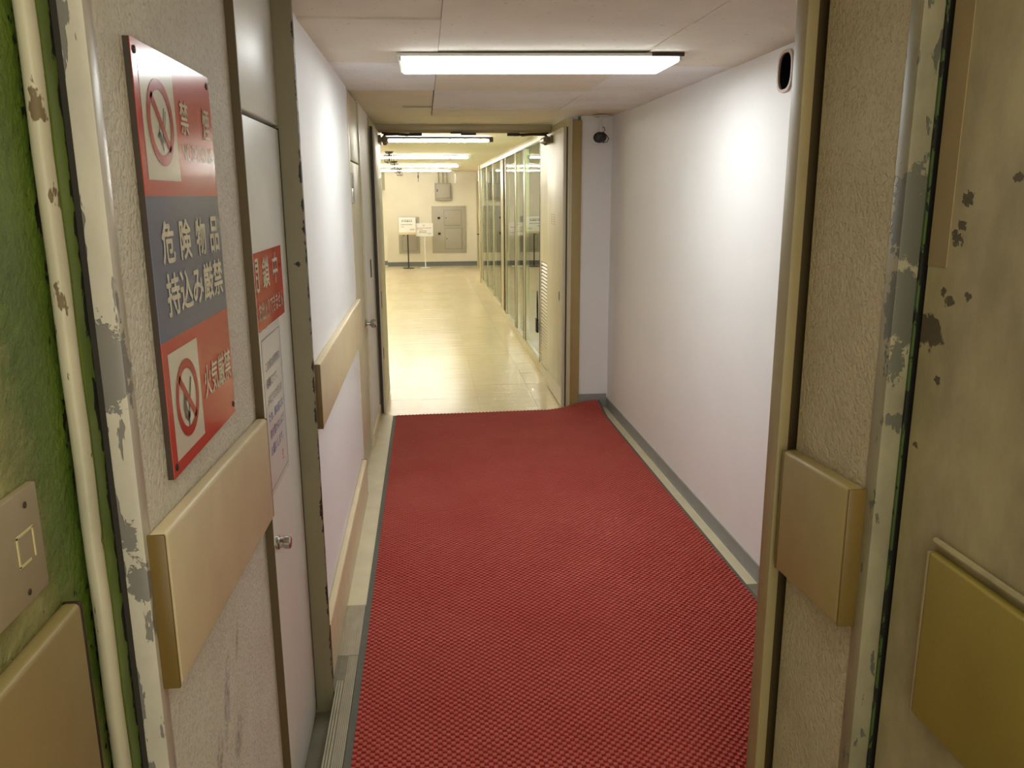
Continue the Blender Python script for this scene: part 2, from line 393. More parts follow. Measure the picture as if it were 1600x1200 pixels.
# corridor ceiling with its panels
ce = st(box('ceiling', -0.7, 1.7, 0.9, 7.0, ZC+0.009, ZC+0.12, MT['ceil_plaster']), 'low beige ceiling of the corridor clad with cream panels')
rows = [1.0, 1.88, 2.78, 3.66, 4.575, 5.50, 6.27]
cols = [XL-0.02, 0.068, 0.886, XR+0.02]
for j in range(len(rows)-1):
    for i in range(3):
        y0, y1 = rows[j], rows[j+1]
        if i == 0 and j >= 4: continue
        if i == 2 and j == 5: continue
        if i == 1 and j == 5: y1 = 6.0
        dz = random.uniform(-0.002, 0.002); g = random.uniform(0.001, 0.002)
        m = MT['ceil_b'] if (i, j) in ((0, 3), (2, 3), (2, 4), (1, 4)) else MT['ceil_a']
        v, f = boxvf(cols[i]+0.0008, cols[i+1]-0.0008, y0+g, y1-g*0.6, ZC+dz, ZC+0.010)
        # each board sags a little differently
        v = [(a, b + random.uniform(-0.0024, 0.0024), c + (random.uniform(-0.0025, 0.0025) if c < ZC+0.006 else 0)) for a, b, c in v]
        obj('ceiling_panel', v, f, m, ce)
for yy in rows[1:5]: box('seam_void', cols[0], cols[3], yy-0.006, yy+0.006, ZC+0.0082, ZC+0.0095, MT['dark_gap'], ce)
for xx in cols[1:3]: box('seam_void', xx-0.004, xx+0.004, rows[0], 6.0, ZC+0.0082, ZC+0.0095, MT['dark_gap'], ce)
box('seam_batten', -0.12, 0.06, 5.44, 5.47, ZC+0.002, ZC+0.010, MT['far_soffit'], ce)

# left corridor wall, split around the steel door
wl = st(box('wall_left', -0.62, XL, 2.465, 4.43, -0.06, ZC+0.02, MT['white_wall']), 'white painted left corridor wall carrying a beige bumper')
st(box('wall_left_end', -0.62, XL, 5.17, 6.04, -0.06, ZC+0.02, MT['white_wall']), 'short white wall between the cream door and the hall doors')
wr = st(box('wall_right', XR, XR+0.2, 1.64, YE, -0.06, ZC+0.02, MT['white_wall']), 'long plain white right corridor wall')
we = st(box('wall_end', 1.13, XR+0.2, YE, YE+0.12, -0.06, ZC+0.02, MT['white_wall']), 'narrow white end wall beside the hall doors')
v, f = merge(boxvf(XR-0.007, XR, 1.64, YE, 0, 0.072), boxvf(XR-0.010, XR-0.007, 1.64, YE, 0, 0.008))
st(obj('baseboard_right', v, f, MT['grey_base']), 'grey vinyl baseboard along the right wall')
st(box('baseboard_end', 1.045, XR-0.007, YE-0.012, YE-0.004, 0, 0.105, MT['grey_base'], bev=0.002), 'grey vinyl baseboard across the end wall')
st(box('baseboard_left', XL, XL+0.012, 5.20, 6.0, 0, 0.085, MT['beige_rail'], bev=0.003), 'beige baseboard between the cream door and hall doors')

# entry: sprayed walls, jambs, metal edges
st(box('wall_left_entry', -0.62, -0.42, 1.158, 1.965, -0.06, 2.6, MT['plaster_l']), 'rough sprayed pale wall carrying the prohibition sign')
st(box('trim_1', -0.45, -0.4185, 1.153, 1.185, -0.06, 2.6, MT['strip_l'], bev=0.0015), 'peeling white metal edge strip beside the green jamb')
st(box('trim_2', -0.60, -0.457, 1.118, 1.152, -0.06, 2.6, MT['green_jamb']), 'chipped green painted jamb behind the pipe')
st(box('trim_20', -0.62, -0.4495, 1.1525, 1.1585, -0.06, 2.6, MT['dark_gap']), 'dark slit between the green jamb and the peeling metal strip')
st(box('wall_left_outer', -0.9, -0.485, -0.9, 1.118, -0.06, 2.6, MT['green_wall']), 'rough green and beige wall at the far left')
st(box('trim_3', -0.62, -0.4005, 1.963, 1.968, -0.06, 2.6, MT['jamb_side']), 'narrow brown steel edge beside the pale panel door')
st(box('trim_4', -0.62, -0.345, 2.44, 2.465, -0.06, 2.6, MT['jamb'], bev=0.002), 'chipped taupe steel door jamb on the left')
st(box('wall_right_entry', 0.745, 1.56, 1.25, 1.54, -0.06, 2.6, MT['plaster_r']), 'rough sprayed taupe wall on the right')
st(box('trim_5', 0.709, 0.731, 1.55, 1.60, -0.06, 2.6, MT['jamb_right'], bev=0.0015), 'brass taupe steel door jamb on the right')
st(box('trim_6', 0.7315, 1.56, 1.59, 1.64, -0.06, 2.6, MT['jamb_side']), 'brown steel face in the groove beside the right jamb')
st(box('trim_7', 0.743, 0.778, 1.235, 1.27, -0.06, 2.6, MT['strip_r'], bev=0.0015), 'peeling grey metal edge strip on the right')
MT['green_bead'] = peel('chipped_green_bead', srgb(66, 86, 40), srgb(18, 16, 12), thr=0.5, scale=36, stretch=(1, 1, 0.5))
st(box('trim_8', 0.777, 0.7808, 1.230, 1.27, -0.06, 2.6, MT['green_bead']), 'thin chipped green bead in the dark slot on the right')
st(box('trim_9', 0.7808, 0.80, 1.2445, 1.2499, -0.06, 2.6, MT['dark_gap']))
wo = st(box('wall_right_outer', 0.785, 1.56, -0.9, 1.222, -0.06, 2.6, MT['outer_r']), 'scuffed olive wall with flaked paint patches at far right')
v, f = boxvf(0.7835, 0.79, 1.175, 1.221, 1.49, 2.6)
obj('primer_patch', v, f, MT['outer_patch'], wo)

# peeling pipe on the left
pp = []
for k in range(40): pp.append((-0.468+0.0006*math.sin(k*1.7), 1.106, -0.05+k*0.068))
o = tube('pipe', pp, 0.0122, MT['pipe'], n=20)
tag(o, 'vertical cream pipe with flaking paint against the green jamb', 'pipe')

# ------------------------------------------------------------------ far hall shell
ZF = 2.142
HL = -2.25
MT['hall_left'] = MT['far_wall']
st(box('ceiling_hall', HL-0.1, 3.1, 7.0, 20.6, ZF, ZF+0.12, MT['far_ceil']), 'cream ceiling of the far hall')
st(box('ceiling_lobby', HL-0.1, -0.42, 6.5, 7.0, ZF, ZF+0.12, MT['far_ceil']))
wb = st(box('wall_back', -0.89, 1.9, 19.4, 19.6, -0.06, ZF, MT['far_wall']), 'cream back wall of the far hall with grey panels')
st(box('wall_back_recess', HL-0.1, -0.89, 19.85, 20.0, -0.06, ZF, MT['far_wall']), 'recessed cream wall at the left of the far hall')
st(box('trim_10', HL-0.1, -0.89, 19.4, 19.85, 1.74, ZF, MT['far_soffit']), 'grey olive soffit in the far left recess')
st(box('baseboard_back', -0.89, 1.2, 19.385, 19.4, 0, 0.10, MT['grey_base_far']), 'blue grey baseboard along the hall back wall')
st(box('baseboard_back_recess', HL, -0.89, 19.835, 19.85, 0, 0.10, MT['grey_base_far']))
st(box('wall_hall_left', HL-0.1, HL, 6.2, 20.0, -0.06, ZF, MT['far_wall']))
st(box('wall_hall_front', HL-0.1, -0.42, 6.35, 6.5, -0.06, ZF, MT['far_wall']))
st(box('wall_glass_room', 2.4, 2.6, 6.2, 20.0, -0.06, ZF, MT['far_wall']))
st(box('wall_glass_room_front', 1.06, 3.1, 6.2, 6.35, -0.06, ZF, MT['far_wall']))
st(box('wall_hall_right', 1.20, 1.4, 15.6, 19.4, -0.06, ZF, MT['far_wall']), 'cream wall beyond the glass partition at the hall end')
st(box('trim_11', 1.0, 1.40, 15.42, 15.6, -0.06, ZF, MT['cream_frame'], bev=0.004), 'cream post ending the glass partition')

# ================================================================== HALL DOORWAY
hd = st(box('trim_12', -0.37, 1.03, 6.80, 6.88, 2.098, ZC+0.01, MT['cream_frame'], bev=0.003), 'cream head frame above the hall doorway')
box('stop_rail', -0.37, 1.03, 6.785, 6.80, 2.086, 2.106, MT['gold_frame'], hd)
v, f = merge(boxvf(0.30, 0.42, 6.74, 6.785, 2.068, 2.084, 0.003), boxvf(0.22, 0.31, 6.765, 6.785, 2.08, 2.094, 0.002))
obj('door_catch', v, f, MT['dark_metal'], hd)
st(box('trim_13', 1.03, 1.046, 5.995, 6.16, 0, 2.105, MT['cream_frame'], bev=0.002), 'pale edge of the post beside the right hall door')
st(box('trim_14', 1.046, 1.135, 5.995+0.03, 6.16, 0.0, 2.12, MT['gold_frame'], bev=0.003), 'golden beige steel post beside the right hall door')
st(box('trim_15', -0.42, -0.372, 6.04, 6.9, -0.01, ZC, MT['cream_frame'], bev=0.002), 'cream frame behind the left hall door')
st(box('trim_16', 1.036, 1.06, 6.0, 6.9, 0, ZC, MT['cream_frame']))

def hall_door(name, s, x0, x1, label):
    """door leaf folded back flat along the corridor side; s = side its room face looks to"""
    d = empty(name, ((x0+x1)/2, 6.40, 0.0), label); st(d)
    box('leaf', x0, x1, 6.02, 6.80, 0.012, 2.075, MT['cream_door'], d, bev=0.002)
    xf = x1 if s > 0 else x0
    box('kick_plate', min(xf, xf+s*0.0015), max(xf, xf+s*0.0015), 6.03, 6.79, 0.02, 0.16, MT['cream_frame'], d)
    box('dark_edge_strip', (x0 if s > 0 else x1-0.012), (x0+0.018 if s > 0 else x1), 6.008, 6.021, 0.012, 2.075, MT['mullion_dark'], d)
    c = obj('closer_body', *lathe_vf((xf+s*0.045, 6.54, 2.022), (0, 1, 0), [(0, 0.016), (0.002, 0.026), (0.2, 0.026), (0.202, 0.016)], 14), MT['closer'], d, smooth=True)
    box('closer_plate', min(xf, xf+s*0.02), max(xf, xf+s*0.02), 6.50, 6.76, 1.995, 2.05, MT['closer'], c)
    obj('closer_spindle', *lathe_vf((xf+s*0.045, 6.62, 1.982), (0, 0, 1), [(0, 0.010), (0.012, 0.018), (0.02, 0.018)], 12), MT['closer'], c, smooth=True)
    obj('closer_arm', *tubevf([(xf+s*0.045, 6.60, 2.050), (xf+s*0.045, 6.60, 2.062), (xf+s*0.15, 6.64, 2.066), (xf+s*0.27, 6.775, 2.070)], [0.014, 0.012, 0.010, 0.010], 8), MT['black'], d, smooth=True)
    obj('closer_link', *tubevf([(xf+s*0.03, 6.57, 2.070), (xf+s*0.22, 6.72, 2.062)], [0.008, 0.008], 8), MT['black'], d, smooth=True)
    box('closer_shoe', min(xf+s*0.23, xf+s*0.33), max(xf+s*0.23, xf+s*0.33), 6.762, 6.79, 2.062, 2.084, MT['black'], d, bev=0.003)
    return d
dl = hall_door('door_2', 1, -0.366, -0.336, 'cream steel hall door folded back on the left')
box('flush_latch', -0.336, -0.333, 6.05, 6.07, 0.80, 0.92, MT['dark_metal'], dl)
box('flush_latch', -0.336, -0.333, 6.05, 6.07, 0.42, 0.50, MT['dark_metal'], dl)
dr = hall_door('door_3', -1, 1.0, 1.034, 'cream steel hall door folded back on the right, below the ceiling camera')
v, f = lathe_vf((1.0, 6.16, 0.85), (-1, 0, 0), [(0, 0.022), (0.002, 0.022), (0.003, 0.014)], 16)
v = [(a, 6.16+(b-6.16)*0.7, 0.85+(c-0.85)*1.7) for a, b, c in v]
obj('flush_latch', v, f, MT['black'], dr)
for k, yy in enumerate((6.40, 6.47, 6.55)):
    for q in range(5):
        box('sticker_mark', 0.9992, 1.0, yy, yy+0.022, 1.375+q*0.018, 1.385+q*0.018, MT['panel_line'], dr)

# louvred side panel and glass partition along x = 1.03
lp = empty('louver_panel', (1.04, 7.1, 0), 'cream steel panel with a tall louver grille beside the glass', 'louver panel')
box('panel', 1.036, 1.075, 6.885, 7.36, 0, ZF, MT['cream_door'], lp)
v, f = merge(boxvf(1.02, 1.036, 6.885, 6.93, 0, ZF), boxvf(1.02, 1.036, 7.31, 7.36, 0, ZF), boxvf(1.02, 1.036, 6.93, 7.31, 0, 0.10), boxvf(1.02, 1.036, 6.93, 7.31, 1.03, ZF))
obj('frame', v, f, MT['cream_door'], lp)
v, f = boxvf(-0.009, -0.006, -0.19, 0.19, -0.008, 0.008)
v = [(a + (0.009 if c > 0 else 0.0), b, c) for a, b, c in v]
box('louver_void', 1.030, 1.0362, 6.93, 7.31, 0.10, 1.03, MT['dark_gap'], lp)
sm = bpy.data.meshes.new('slat'); sm.from_pydata(v, [], f); sm.materials.append(MT['cream_frame'])
for k in range(30): obj('slat', None, None, None, lp, mesh=sm, loc=(1.029, 7.12, 0.118+k*0.0308))

gp = empty('window_1', (1.04, 11.4, 0), 'floor to ceiling glass partition along the right of the hall'); st(gp)
box('bottom_rail', 1.022, 1.065, 7.36, 15.42, 0, 0.085, MT['cream_frame'], gp, bev=0.002)
box('top_rail', 1.022, 1.065, 7.36, 15.42, 2.065, ZF, MT['cream_frame'], gp, bev=0.002)
box('top_bead', 1.019, 1.023, 7.36, 15.42, 2.058, 2.070, MT['mullion_dark'], gp)
mull = [(7.36, 7.44, 'mullion'), (8.60, 8.73, 'mullion'), (9.42, 9.55, 'mullion_dark'), (10.62, 10.75, 'mullion'), (10.98, 11.36, 'mullion'), (12.58, 12.72, 'mullion'), (13.86, 14.0, 'mullion'), (15.10, 15.42, 'mullion')]
for k, (a, b, mm) in enumerate(mull):
    q = box('mullion', 1.026, 1.060, a, b, 0.085 if k else 0.0, 2.065, MT['mullion'], gp, bev=0.002)
    box('glazing_bead', 1.0235, 1.0275, b-0.03, b, 0.085, 2.065, MT['mullion_dark'], q)
for k in range(len(mull)-1):
    a, b = mull[k][1], mull[k+1][0]
    if b-a < 0.2: continue
    box('glass_pane', 1.034, 1.042, a, b, 0.085, 2.065, MT['glass'], gp)
box('glass_pane', 1.034, 1.042, 10.75, 10.98, 0.085, 2.065, MT['glass'], gp)

ck = empty('cable_lock', (1.012, 7.40, 0.36), 'black cable lock hanging beside the louver grille', 'lock')
box('lock_body', 0.985, 1.008, 7.365, 7.44, 0.37, 0.50, MT['black'], ck, bev=0.006)
pts = [(0.997, 7.385 + 0.02*math.sin(t*math.pi), 0.49+0.26*t) for t in [i/8 for i in range(9)]]
tube('cable_loop', pts + [(0.997, 7.35, 0.66), (0.999, 7.345, 0.50)], 0.004, MT['black'], ck, 8)
for k in range(4):
    tube('key_hook', [(0.999, 7.37, 0.41+k*0.02), (1.0, 7.33, 0.405+k*0.02), (1.005, 7.31, 0.415+k*0.02)], 0.003, MT['dark_metal'], ck, 6)

# ================================================================== CREAM DOOR IN THE LEFT WALL
d1 = empty('door_1', (-0.45, 4.80, 0), 'cream steel door with round knob in the left corridor wall'); st(d1)
box('door_leaf', -0.43, XL-0.006, 4.46, 5.14, 0.008, 1.782, MT['cream_door'], d1, bev=0.002)
box('transom_panel', -0.43, XL-0.006, 4.46, 5.14, 1.790, ZC, MT['cream_door'], d1, bev=0.002)
v, f = merge(boxvf(-0.62, XL+0.003, 4.43, 4.457, 0, ZC), boxvf(-0.62, XL+0.003, 5.143, 5.17, 0, ZC))
obj('door_frame', v, f, MT['cream_frame'], d1)
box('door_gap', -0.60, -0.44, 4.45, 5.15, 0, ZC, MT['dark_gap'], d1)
hg = obj('hinge', *lathe_vf((XL+0.004, 4.462, 1.565), (0, 0, 1), [(0, 0.006), (0.003, 0.010), (0.074, 0.010), (0.077, 0.009), (0.08, 0.010), (0.152, 0.010), (0.155, 0.006)], 12), MT['metal'], d1, smooth=True)
box('hinge_leaf', XL-0.004, XL+0.001, 4.465, 4.56, 1.57, 1.715, MT['metal'], hg)
kb = obj('knob', *lathe_vf((XL-0.006, 5.07, 0.835), (1, 0, 0), [(0, 0.032), (0.004, 0.032), (0.008, 0.026), (0.012, 0.012), (0.030, 0.011), (0.036, 0.022), (0.046, 0.028), (0.060, 0.028), (0.068, 0.022), (0.070, 0.010)], 20), MT['chrome'], d1, smooth=True)
box('wall_slot', XL, XL+0.004, 5.68, 5.74, 1.06, 1.18, MT['dark_metal'], bpy.data.objects['wall_left_end'])

# ================================================================== PALE PANEL DOOR (near left)
d4 = empty('door_4', (-0.45, 2.2, 0), 'pale grey steel panel door carrying the red closed notice'); st(d4)
box('door_leaf', -0.44, -0.400, 1.968, 2.432, -0.045, 1.782, MT['white_door'], d4, bev=0.004, seg=3)
box('upper_panel', -0.44, -0.400, 1.968, 2.438, 1.792, 2.6, MT['white_door'], d4, bev=0.004, seg=3)
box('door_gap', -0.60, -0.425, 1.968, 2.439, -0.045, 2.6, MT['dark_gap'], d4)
box('dark_edge_strip', -0.4045, -0.3995, 2.4345, 2.4405, -0.045, 1.785, MT['dark_gap'], d4)  # dark strip painted in for the shaded gap between leaf and jamb
lkb = obj('thumb_lock', *lathe_vf((-0.400, 1.992, 0.742), (1, 0, 0), [(0, 0.018), (0.006, 0.018), (0.010, 0.014), (0.018, 0.014), (0.022, 0.017), (0.034, 0.017), (0.037, 0.012)], 20), MT['chrome'], d4, smooth=True)

# ================================================================== BUMPER RAILS
def bumper(name, x0, x1, y0, y1, z0, z1, mat, cap, label, tilt=0.0, near=True, far=True, group=None):
    """x0 = wall face, x1 = front; rounded cover with moulded end caps"""
    d = empty(name, ((x0+x1)/2, (y0+y1)/2, z0), label, 'bumper rail', group)
    cap_t = 0.006
    a0 = y0 + (cap_t if near else 0); a1 = y1 - (cap_t if far else 0)
    lo, hi = min(x0, x1), max(x0, x1)
    def shear(vf):
        v, f = vf; ym = (y0+y1)/2
        return [(a, b, c + (b-ym)*tilt) for a, b, c in v], f
    v, f = shear(boxvf(lo, hi, a0, a1, z0, z1, min(0.008, (hi-lo)*0.3), 3)); obj('cover', v, f, mat, d, smooth=True)
    for on, ya, yb in ((near, y0, y0+cap_t), (far, y1-cap_t, y1)):
        if on:
            v, f = shear(boxvf(lo, hi-0.001 if x1 > x0 else hi, ya, yb, z0+0.001, z1-0.001, 0.0025, 2)); obj('end_cap', v, f, cap, d, smooth=True)
    return d
bumper('bumper_rail', -0.42, -0.392, 1.165, 1.958, 0.846, 1.100, MT['beige_rail'], MT['tan_cap'], 'beige bumper rail below the prohibition sign', tilt=-0.048)
bumper('bumper_rail', XL, -0.353, 2.66, 4.43, 0.848, 1.068, MT['beige_rail'], MT['tan_cap'], 'beige bumper rail on the white left corridor wall')
bumper('bumper_rail', XL, -0.353, 2.535, 4.32, 0.0, 0.205, MT['beige_rail'], MT['brown_cap'], 'low beige bumper at floor level along the left wall')
bumper('bumper_rail', 0.745, 0.712, 1.262, 1.535, 0.836, 1.098, MT['beige_rail_dim'], MT['tan_cap'], 'short beige bumper on the sprayed wall beside the right jamb', tilt=-0.05)
bumper('bumper_rail', -0.485, -0.460, -0.6, 1.035, 0.78, 1.088, MT['beige_rail_dim'], MT['brown_cap'], 'olive beige bumper below the switch plate on the green wall')
bumper('bumper_rail', 0.785, 0.768, -0.6, 1.12, 0.763, 1.046, MT['olive_bumper'], MT['outer_patch'], 'dark olive bumper painted into the scuffed right wall', tilt=0.01)
tube('trim_17', [(0.778, -0.6, 1.056), (0.778, 1.115, 1.072)], 0.0055, MT['outer_r'], n=8); st(bpy.data.objects['trim_17'], 'painted ridge above the dark olive bumper')

# switch plate on the green wall
sw = empty('blank_switch_plate', (-0.48, 0.90, 1.14), 'grey blank switch plate with tape residue on the green wall', 'switch plate')
box('plate', -0.485, -0.474, 0.80, 0.985, 1.136, 1.270, MT['plate'], sw, bev=0.002)
v, f = merge(boxvf(-0.474, -0.4732, 0.922, 0.925, 1.185, 1.222), boxvf(-0.474, -0.4732, 0.960, 0.963, 1.185, 1.222), boxvf(-0.474, -0.4732, 0.922, 0.963, 1.220, 1.223), boxvf(-0.474, -0.4732, 0.922, 0.950, 1.184, 1.187))
obj('tape_residue', v, f, MT['wood_strip'], sw)
for (yy, zz) in ((0.952, 1.252), (0.935, 1.150)):
    obj('screw', *lathe_vf((-0.474, yy, zz), (1, 0, 0), [(0, 0.004), (0.001, 0.004), (0.0015, 0.002)], 10), MT['dark_metal'], sw)

# ================================================================== THRESHOLD PLATES
def ribs(parent, x0, x1, y0, y1, n, mat, h=0.003):
    wd = (x1-x0)/n
    for k in range(n):
        a = x0+k*wd
        box('rib', a+wd*0.2, a+wd*0.8, y0, y1, 0.0, h, mat, parent)
t1 = empty('threshold_plate', (-0.30, 2.85, 0), 'ribbed aluminium threshold plate beside the carpet, touching the cream vinyl', 'threshold')
box('plate', -0.40, -0.2815, 2.68, 3.05, -0.05, 0.0, MT['alu'], t1)
ribs(t1, -0.353, -0.2815, 2.68, 3.05, 9, MT['alu'])
box('plate', -0.40, -0.3435, 2.465, 2.679, -0.05, 0.0, MT['alu_dark'], t1)
t2 = empty('threshold_plate', (-0.30, 1.9, 0), 'grimy grooved metal door track beside the carpet near the jamb', 'threshold')
box('plate', -0.343, -0.2815, 1.65, 2.68, -0.05, 0.0, MT['alu_dark'], t2)
st(box('trim_19', -0.2805, 1.36, 1.65, 3.05, -0.05, -0.0005, MT['alu_dark']), 'worn metal floor plate under the near end of the carpet')
ribs(t2, -0.343, -0.318, 1.65, 2.52, 3, MT['alu'], 0.005)
ribs(t2, -0.316, -0.2815, 1.65, 2.675, 6, MT['alu'], 0.002)
st(box('trim_18', -0.40, 0.75, -0.9, 1.65, -0.055, -0.002, MT['alu_dark']), 'grimy metal sill under the entry')

# ================================================================== CARPET
cx0, cx1, cy0, cy1, CS = -0.257, 1.285, 1.72, 5.965, 0.01315
def sm01(t): t = max(0.0, min(1.0, t)); return t*t*(3-2*t)
def lift(x, y):
    return 0.050*sm01((x-0.86)/0.42)*sm01((y-5.66)/0.30)
def yend(x, y):      # the far right corner creeps up to the end wall
    return y + 0.055*sm01((x-0.95)/0.3)*sm01((y-5.6)/0.36) + (y-cy0)/(cy1-cy0)*0.02*(x-cx0)
cp_ = empty('runner_carpet', (0.5, 3.85, 0), 'long red checked runner carpet with dark rubber border on the corridor floor', 'carpet')
nx, ny = int((cx1-cx0)/CS), int((cy1-cy0)/CS)
V, Fh, Fl = [], [], []
HB, HP = 0.0055, 0.0040
for j in range(ny):
    for i in range(nx):
        hi = (i+j) % 2 == 0
        a, b = cx0+i*CS, cy0+j*CS
        z = HB + (HP + random.uniform(-0.0006, 0.0006) if hi else random.uniform(-0.0003, 0.0003))
        g = 0.0007 if hi else 0
        k = len(V)
        cs_ = [(a+g, b+g), (a+CS-g, b+g), (a+CS-g, b+CS-g), (a+g, b+CS-g)]
        for (p, q) in cs_: V.append((p, yend(p, q), z+lift(p, q)))
        (Fh if hi else Fl).append([k, k+1, k+2, k+3])
        if hi:
            for (p, q) in [(a, b), (a+CS, b), (a+CS, b+CS), (a, b+CS)]: V.append((p, yend(p, q), HB-0.001+lift(p, q)))
            for e in range(4): Fh.append([k+4+e, k+4+(e+1) % 4, k+(e+1) % 4, k+e])
o = obj('pile', V, Fh+Fl, MT['pile_hi'], cp_); tag(o, 'red checked loop pile', kind='stuff')
o.data.materials.append(MT['pile_lo'])
o.data.polygons.foreach_set('material_index', [0]*len(Fh)+[1]*len(Fl))
def strip_mesh(xa, xb, z0, z1, mat, name, n=60):
    V, Fc = [], []
    for k in range(n+1):
        yy = cy0 + (ny*CS)*k/n
        for (p, z) in ((xa, z0), (xb, z0), (xb, z1), (xa, z1)): V.append((p, yend(min(p, cx1), yy), z+lift(min(p, cx1), yy)*(1 if z > 0.001 else 0.85)))
    for k in range(n):
        for e in range(4): Fc.append([k*4+e, k*4+(e+1) % 4, (k+1)*4+(e+1) % 4, (k+1)*4+e])
    Fc += [[3, 2, 1, 0], [n*4, n*4+1, n*4+2, n*4+3]]
    return obj(name, V, Fc, mat, cp_)
strip_mesh(cx0-0.022, cx0, 0.0, 0.0045, MT['rubber'], 'rubber_border')
strip_mesh(cx0+nx*CS, cx0+nx*CS+0.016, 0.0, 0.0045, MT['rubber'], 'rubber_border')
V, Fc = [], []
for j in range(41):
    for i in range(41):
        p, q = cx0+nx*CS*i/40, cy0+ny*CS*j/40
        V.append((p, yend(p, q), 0.0022+lift(p, q)))
for j in range(40):
    for i in range(40): Fc.append([j*41+i, j*41+i+1, (j+1)*41+i+1, (j+1)*41+i])
k0 = len(V)
for i in range(41):
    p, q = cx0+nx*CS*i/40, cy0+ny*CS
    V.append((p, yend(p, q), 0.0008+lift(p, q)))
for i in range(40): Fc.append([40*41+i, 40*41+i+1, k0+i+1, k0+i])
obj('backing', V, Fc, MT['rubber'], cp_)

# ================================================================== CORRIDOR LAMP
cl = empty('ceiling_light', (0.465, 3.52, ZC-0.03), 'long flush fluorescent ceiling light glowing white in the corridor', 'ceiling light')
lx0, lx1, ly0, ly1 = -0.088, 1.018, 3.355, 3.690
def skew(vf, k=-0.065):
    v, f = vf; return [(a, b+(a-0.5)*k, c) for a, b, c in v], f
v, f = skew(merge(boxvf(lx0-0.006, lx1+0.004, ly0-0.010, ly1+0.010, ZC-0.016, ZC-0.004, 0.002), boxvf(lx0, lx0+0.014, ly0, ly1, ZC-0.030, ZC-0.010, 0.002), boxvf(lx1-0.010, lx1, ly0, ly1, ZC-0.030, ZC-0.010, 0.002)))
obj('housing', v, f, MT['lamp_case'], cl, smooth=True)
v, f = skew(boxvf(lx0+0.014, lx1-0.010, ly0+0.004, ly1-0.004, ZC-0.036, ZC-0.015, 0.006, 3)); obj('diffuser', v, f, MT['lamp'], cl, smooth=True)
v, f = skew(boxvf(lx1-0.12, lx1+0.006, ly0-0.013, ly0-0.002, ZC-0.016, ZC-0.002)); obj('rusty_lip', v, f, MT['rust'], cl)

# ================================================================== CAMERA ON THE CEILING, PORT ON THE WALL
sc = empty('ceiling_camera', (1.25, 5.92, ZC), 'small black camera on a white ceiling stem above the end wall', 'camera')
obj('mount_plate', *lathe_vf((1.25, 5.92, ZC+0.001), (0, 0, -1), [(0, 0.055), (0.006, 0.055), (0.010, 0.045)], 20), MT['lamp_case'], sc, smooth=True)
obj('stem', *lathe_vf((1.25, 5.92, ZC-0.009), (0, 0, -1), [(0, 0.014), (0.075, 0.014), (0.076, 0.011), (0.115, 0.011)], 14), MT['lamp_case'], sc, smooth=True)
b_ = obj('camera_body', *lathe_vf((1.215, 5.86, 1.990), (0.45, 0.85, 0.08), [(0, 0.022), (0.004, 0.034), (0.05, 0.038), (0.10, 0.036), (0.106, 0.024)], 16), MT['black'], sc, smooth=True)
obj('lens', *lathe_vf((1.215, 5.86, 1.990), (-0.45, -0.85, -0.08), [(-0.01, 0.02), (0.012, 0.018), (0.014, 0.012)], 14), MT['dark_metal'], b_, smooth=True)
tube('cable', [(1.262, 5.93, 2.07), (1.275, 5.93, 2.062), (1.278, 5.92, 2.045), (1.262, 5.90, 2.030), (1.285, 5.90, 2.010), (1.300, 5.89, 1.985), (1.285, 5.88, 1.962), (1.255, 5.88, 1.958)], 0.0028, MT['black'], sc, 6)

wp = empty('wall_port', (XR, 3.12, 2.0), 'black oval wall opening with pale rim high beside the right jamb', 'wall port')
def stadium(cy_, cz_, ry, h, n=12):
    pts = []
    for k in range(4*n):
        q = 2*math.pi*k/(4*n); c_, s_ = math.cos(q), math.sin(q)
        pts.append((cy_+ry*math.copysign(abs(c_)**0.72, c_), cz_+(ry+h)*math.copysign(abs(s_)**0.72, s_)))
    return pts
def prism_x(pts, x0, x1):
    n = len(pts); V = [(x0, a, b) for a, b in pts]+[(x1, a, b) for a, b in pts]
    Fc = [list(range(n)), [n+k for k in range(n)][::-1]]+[[k, (k+1) % n, n+(k+1) % n, n+k] for k in range(n)]
    return V, Fc
oc = stadium(3.118, 2.047, 0.066, 0.010); ic = stadium(3.118, 2.047, 0.055, 0.010)
n = len(oc)
V = [(XR, a, b) for a, b in oc]+[(XR-0.010, a, b) for a, b in oc]+[(XR-0.010, a, b) for a, b in ic]+[(XR-0.001, a, b) for a, b in ic]
Fc = []
for r_ in range(3):
    for k in range(n): Fc.append([r_*n+k, r_*n+(k+1) % n, (r_+1)*n+(k+1) % n, (r_+1)*n+k])
obj('rim', V, Fc, MT['port_rim'], wp)
V, Fc = prism_x(ic, XR-0.002, XR-0.0008); obj('opening', V, Fc, MT['void'], wp)

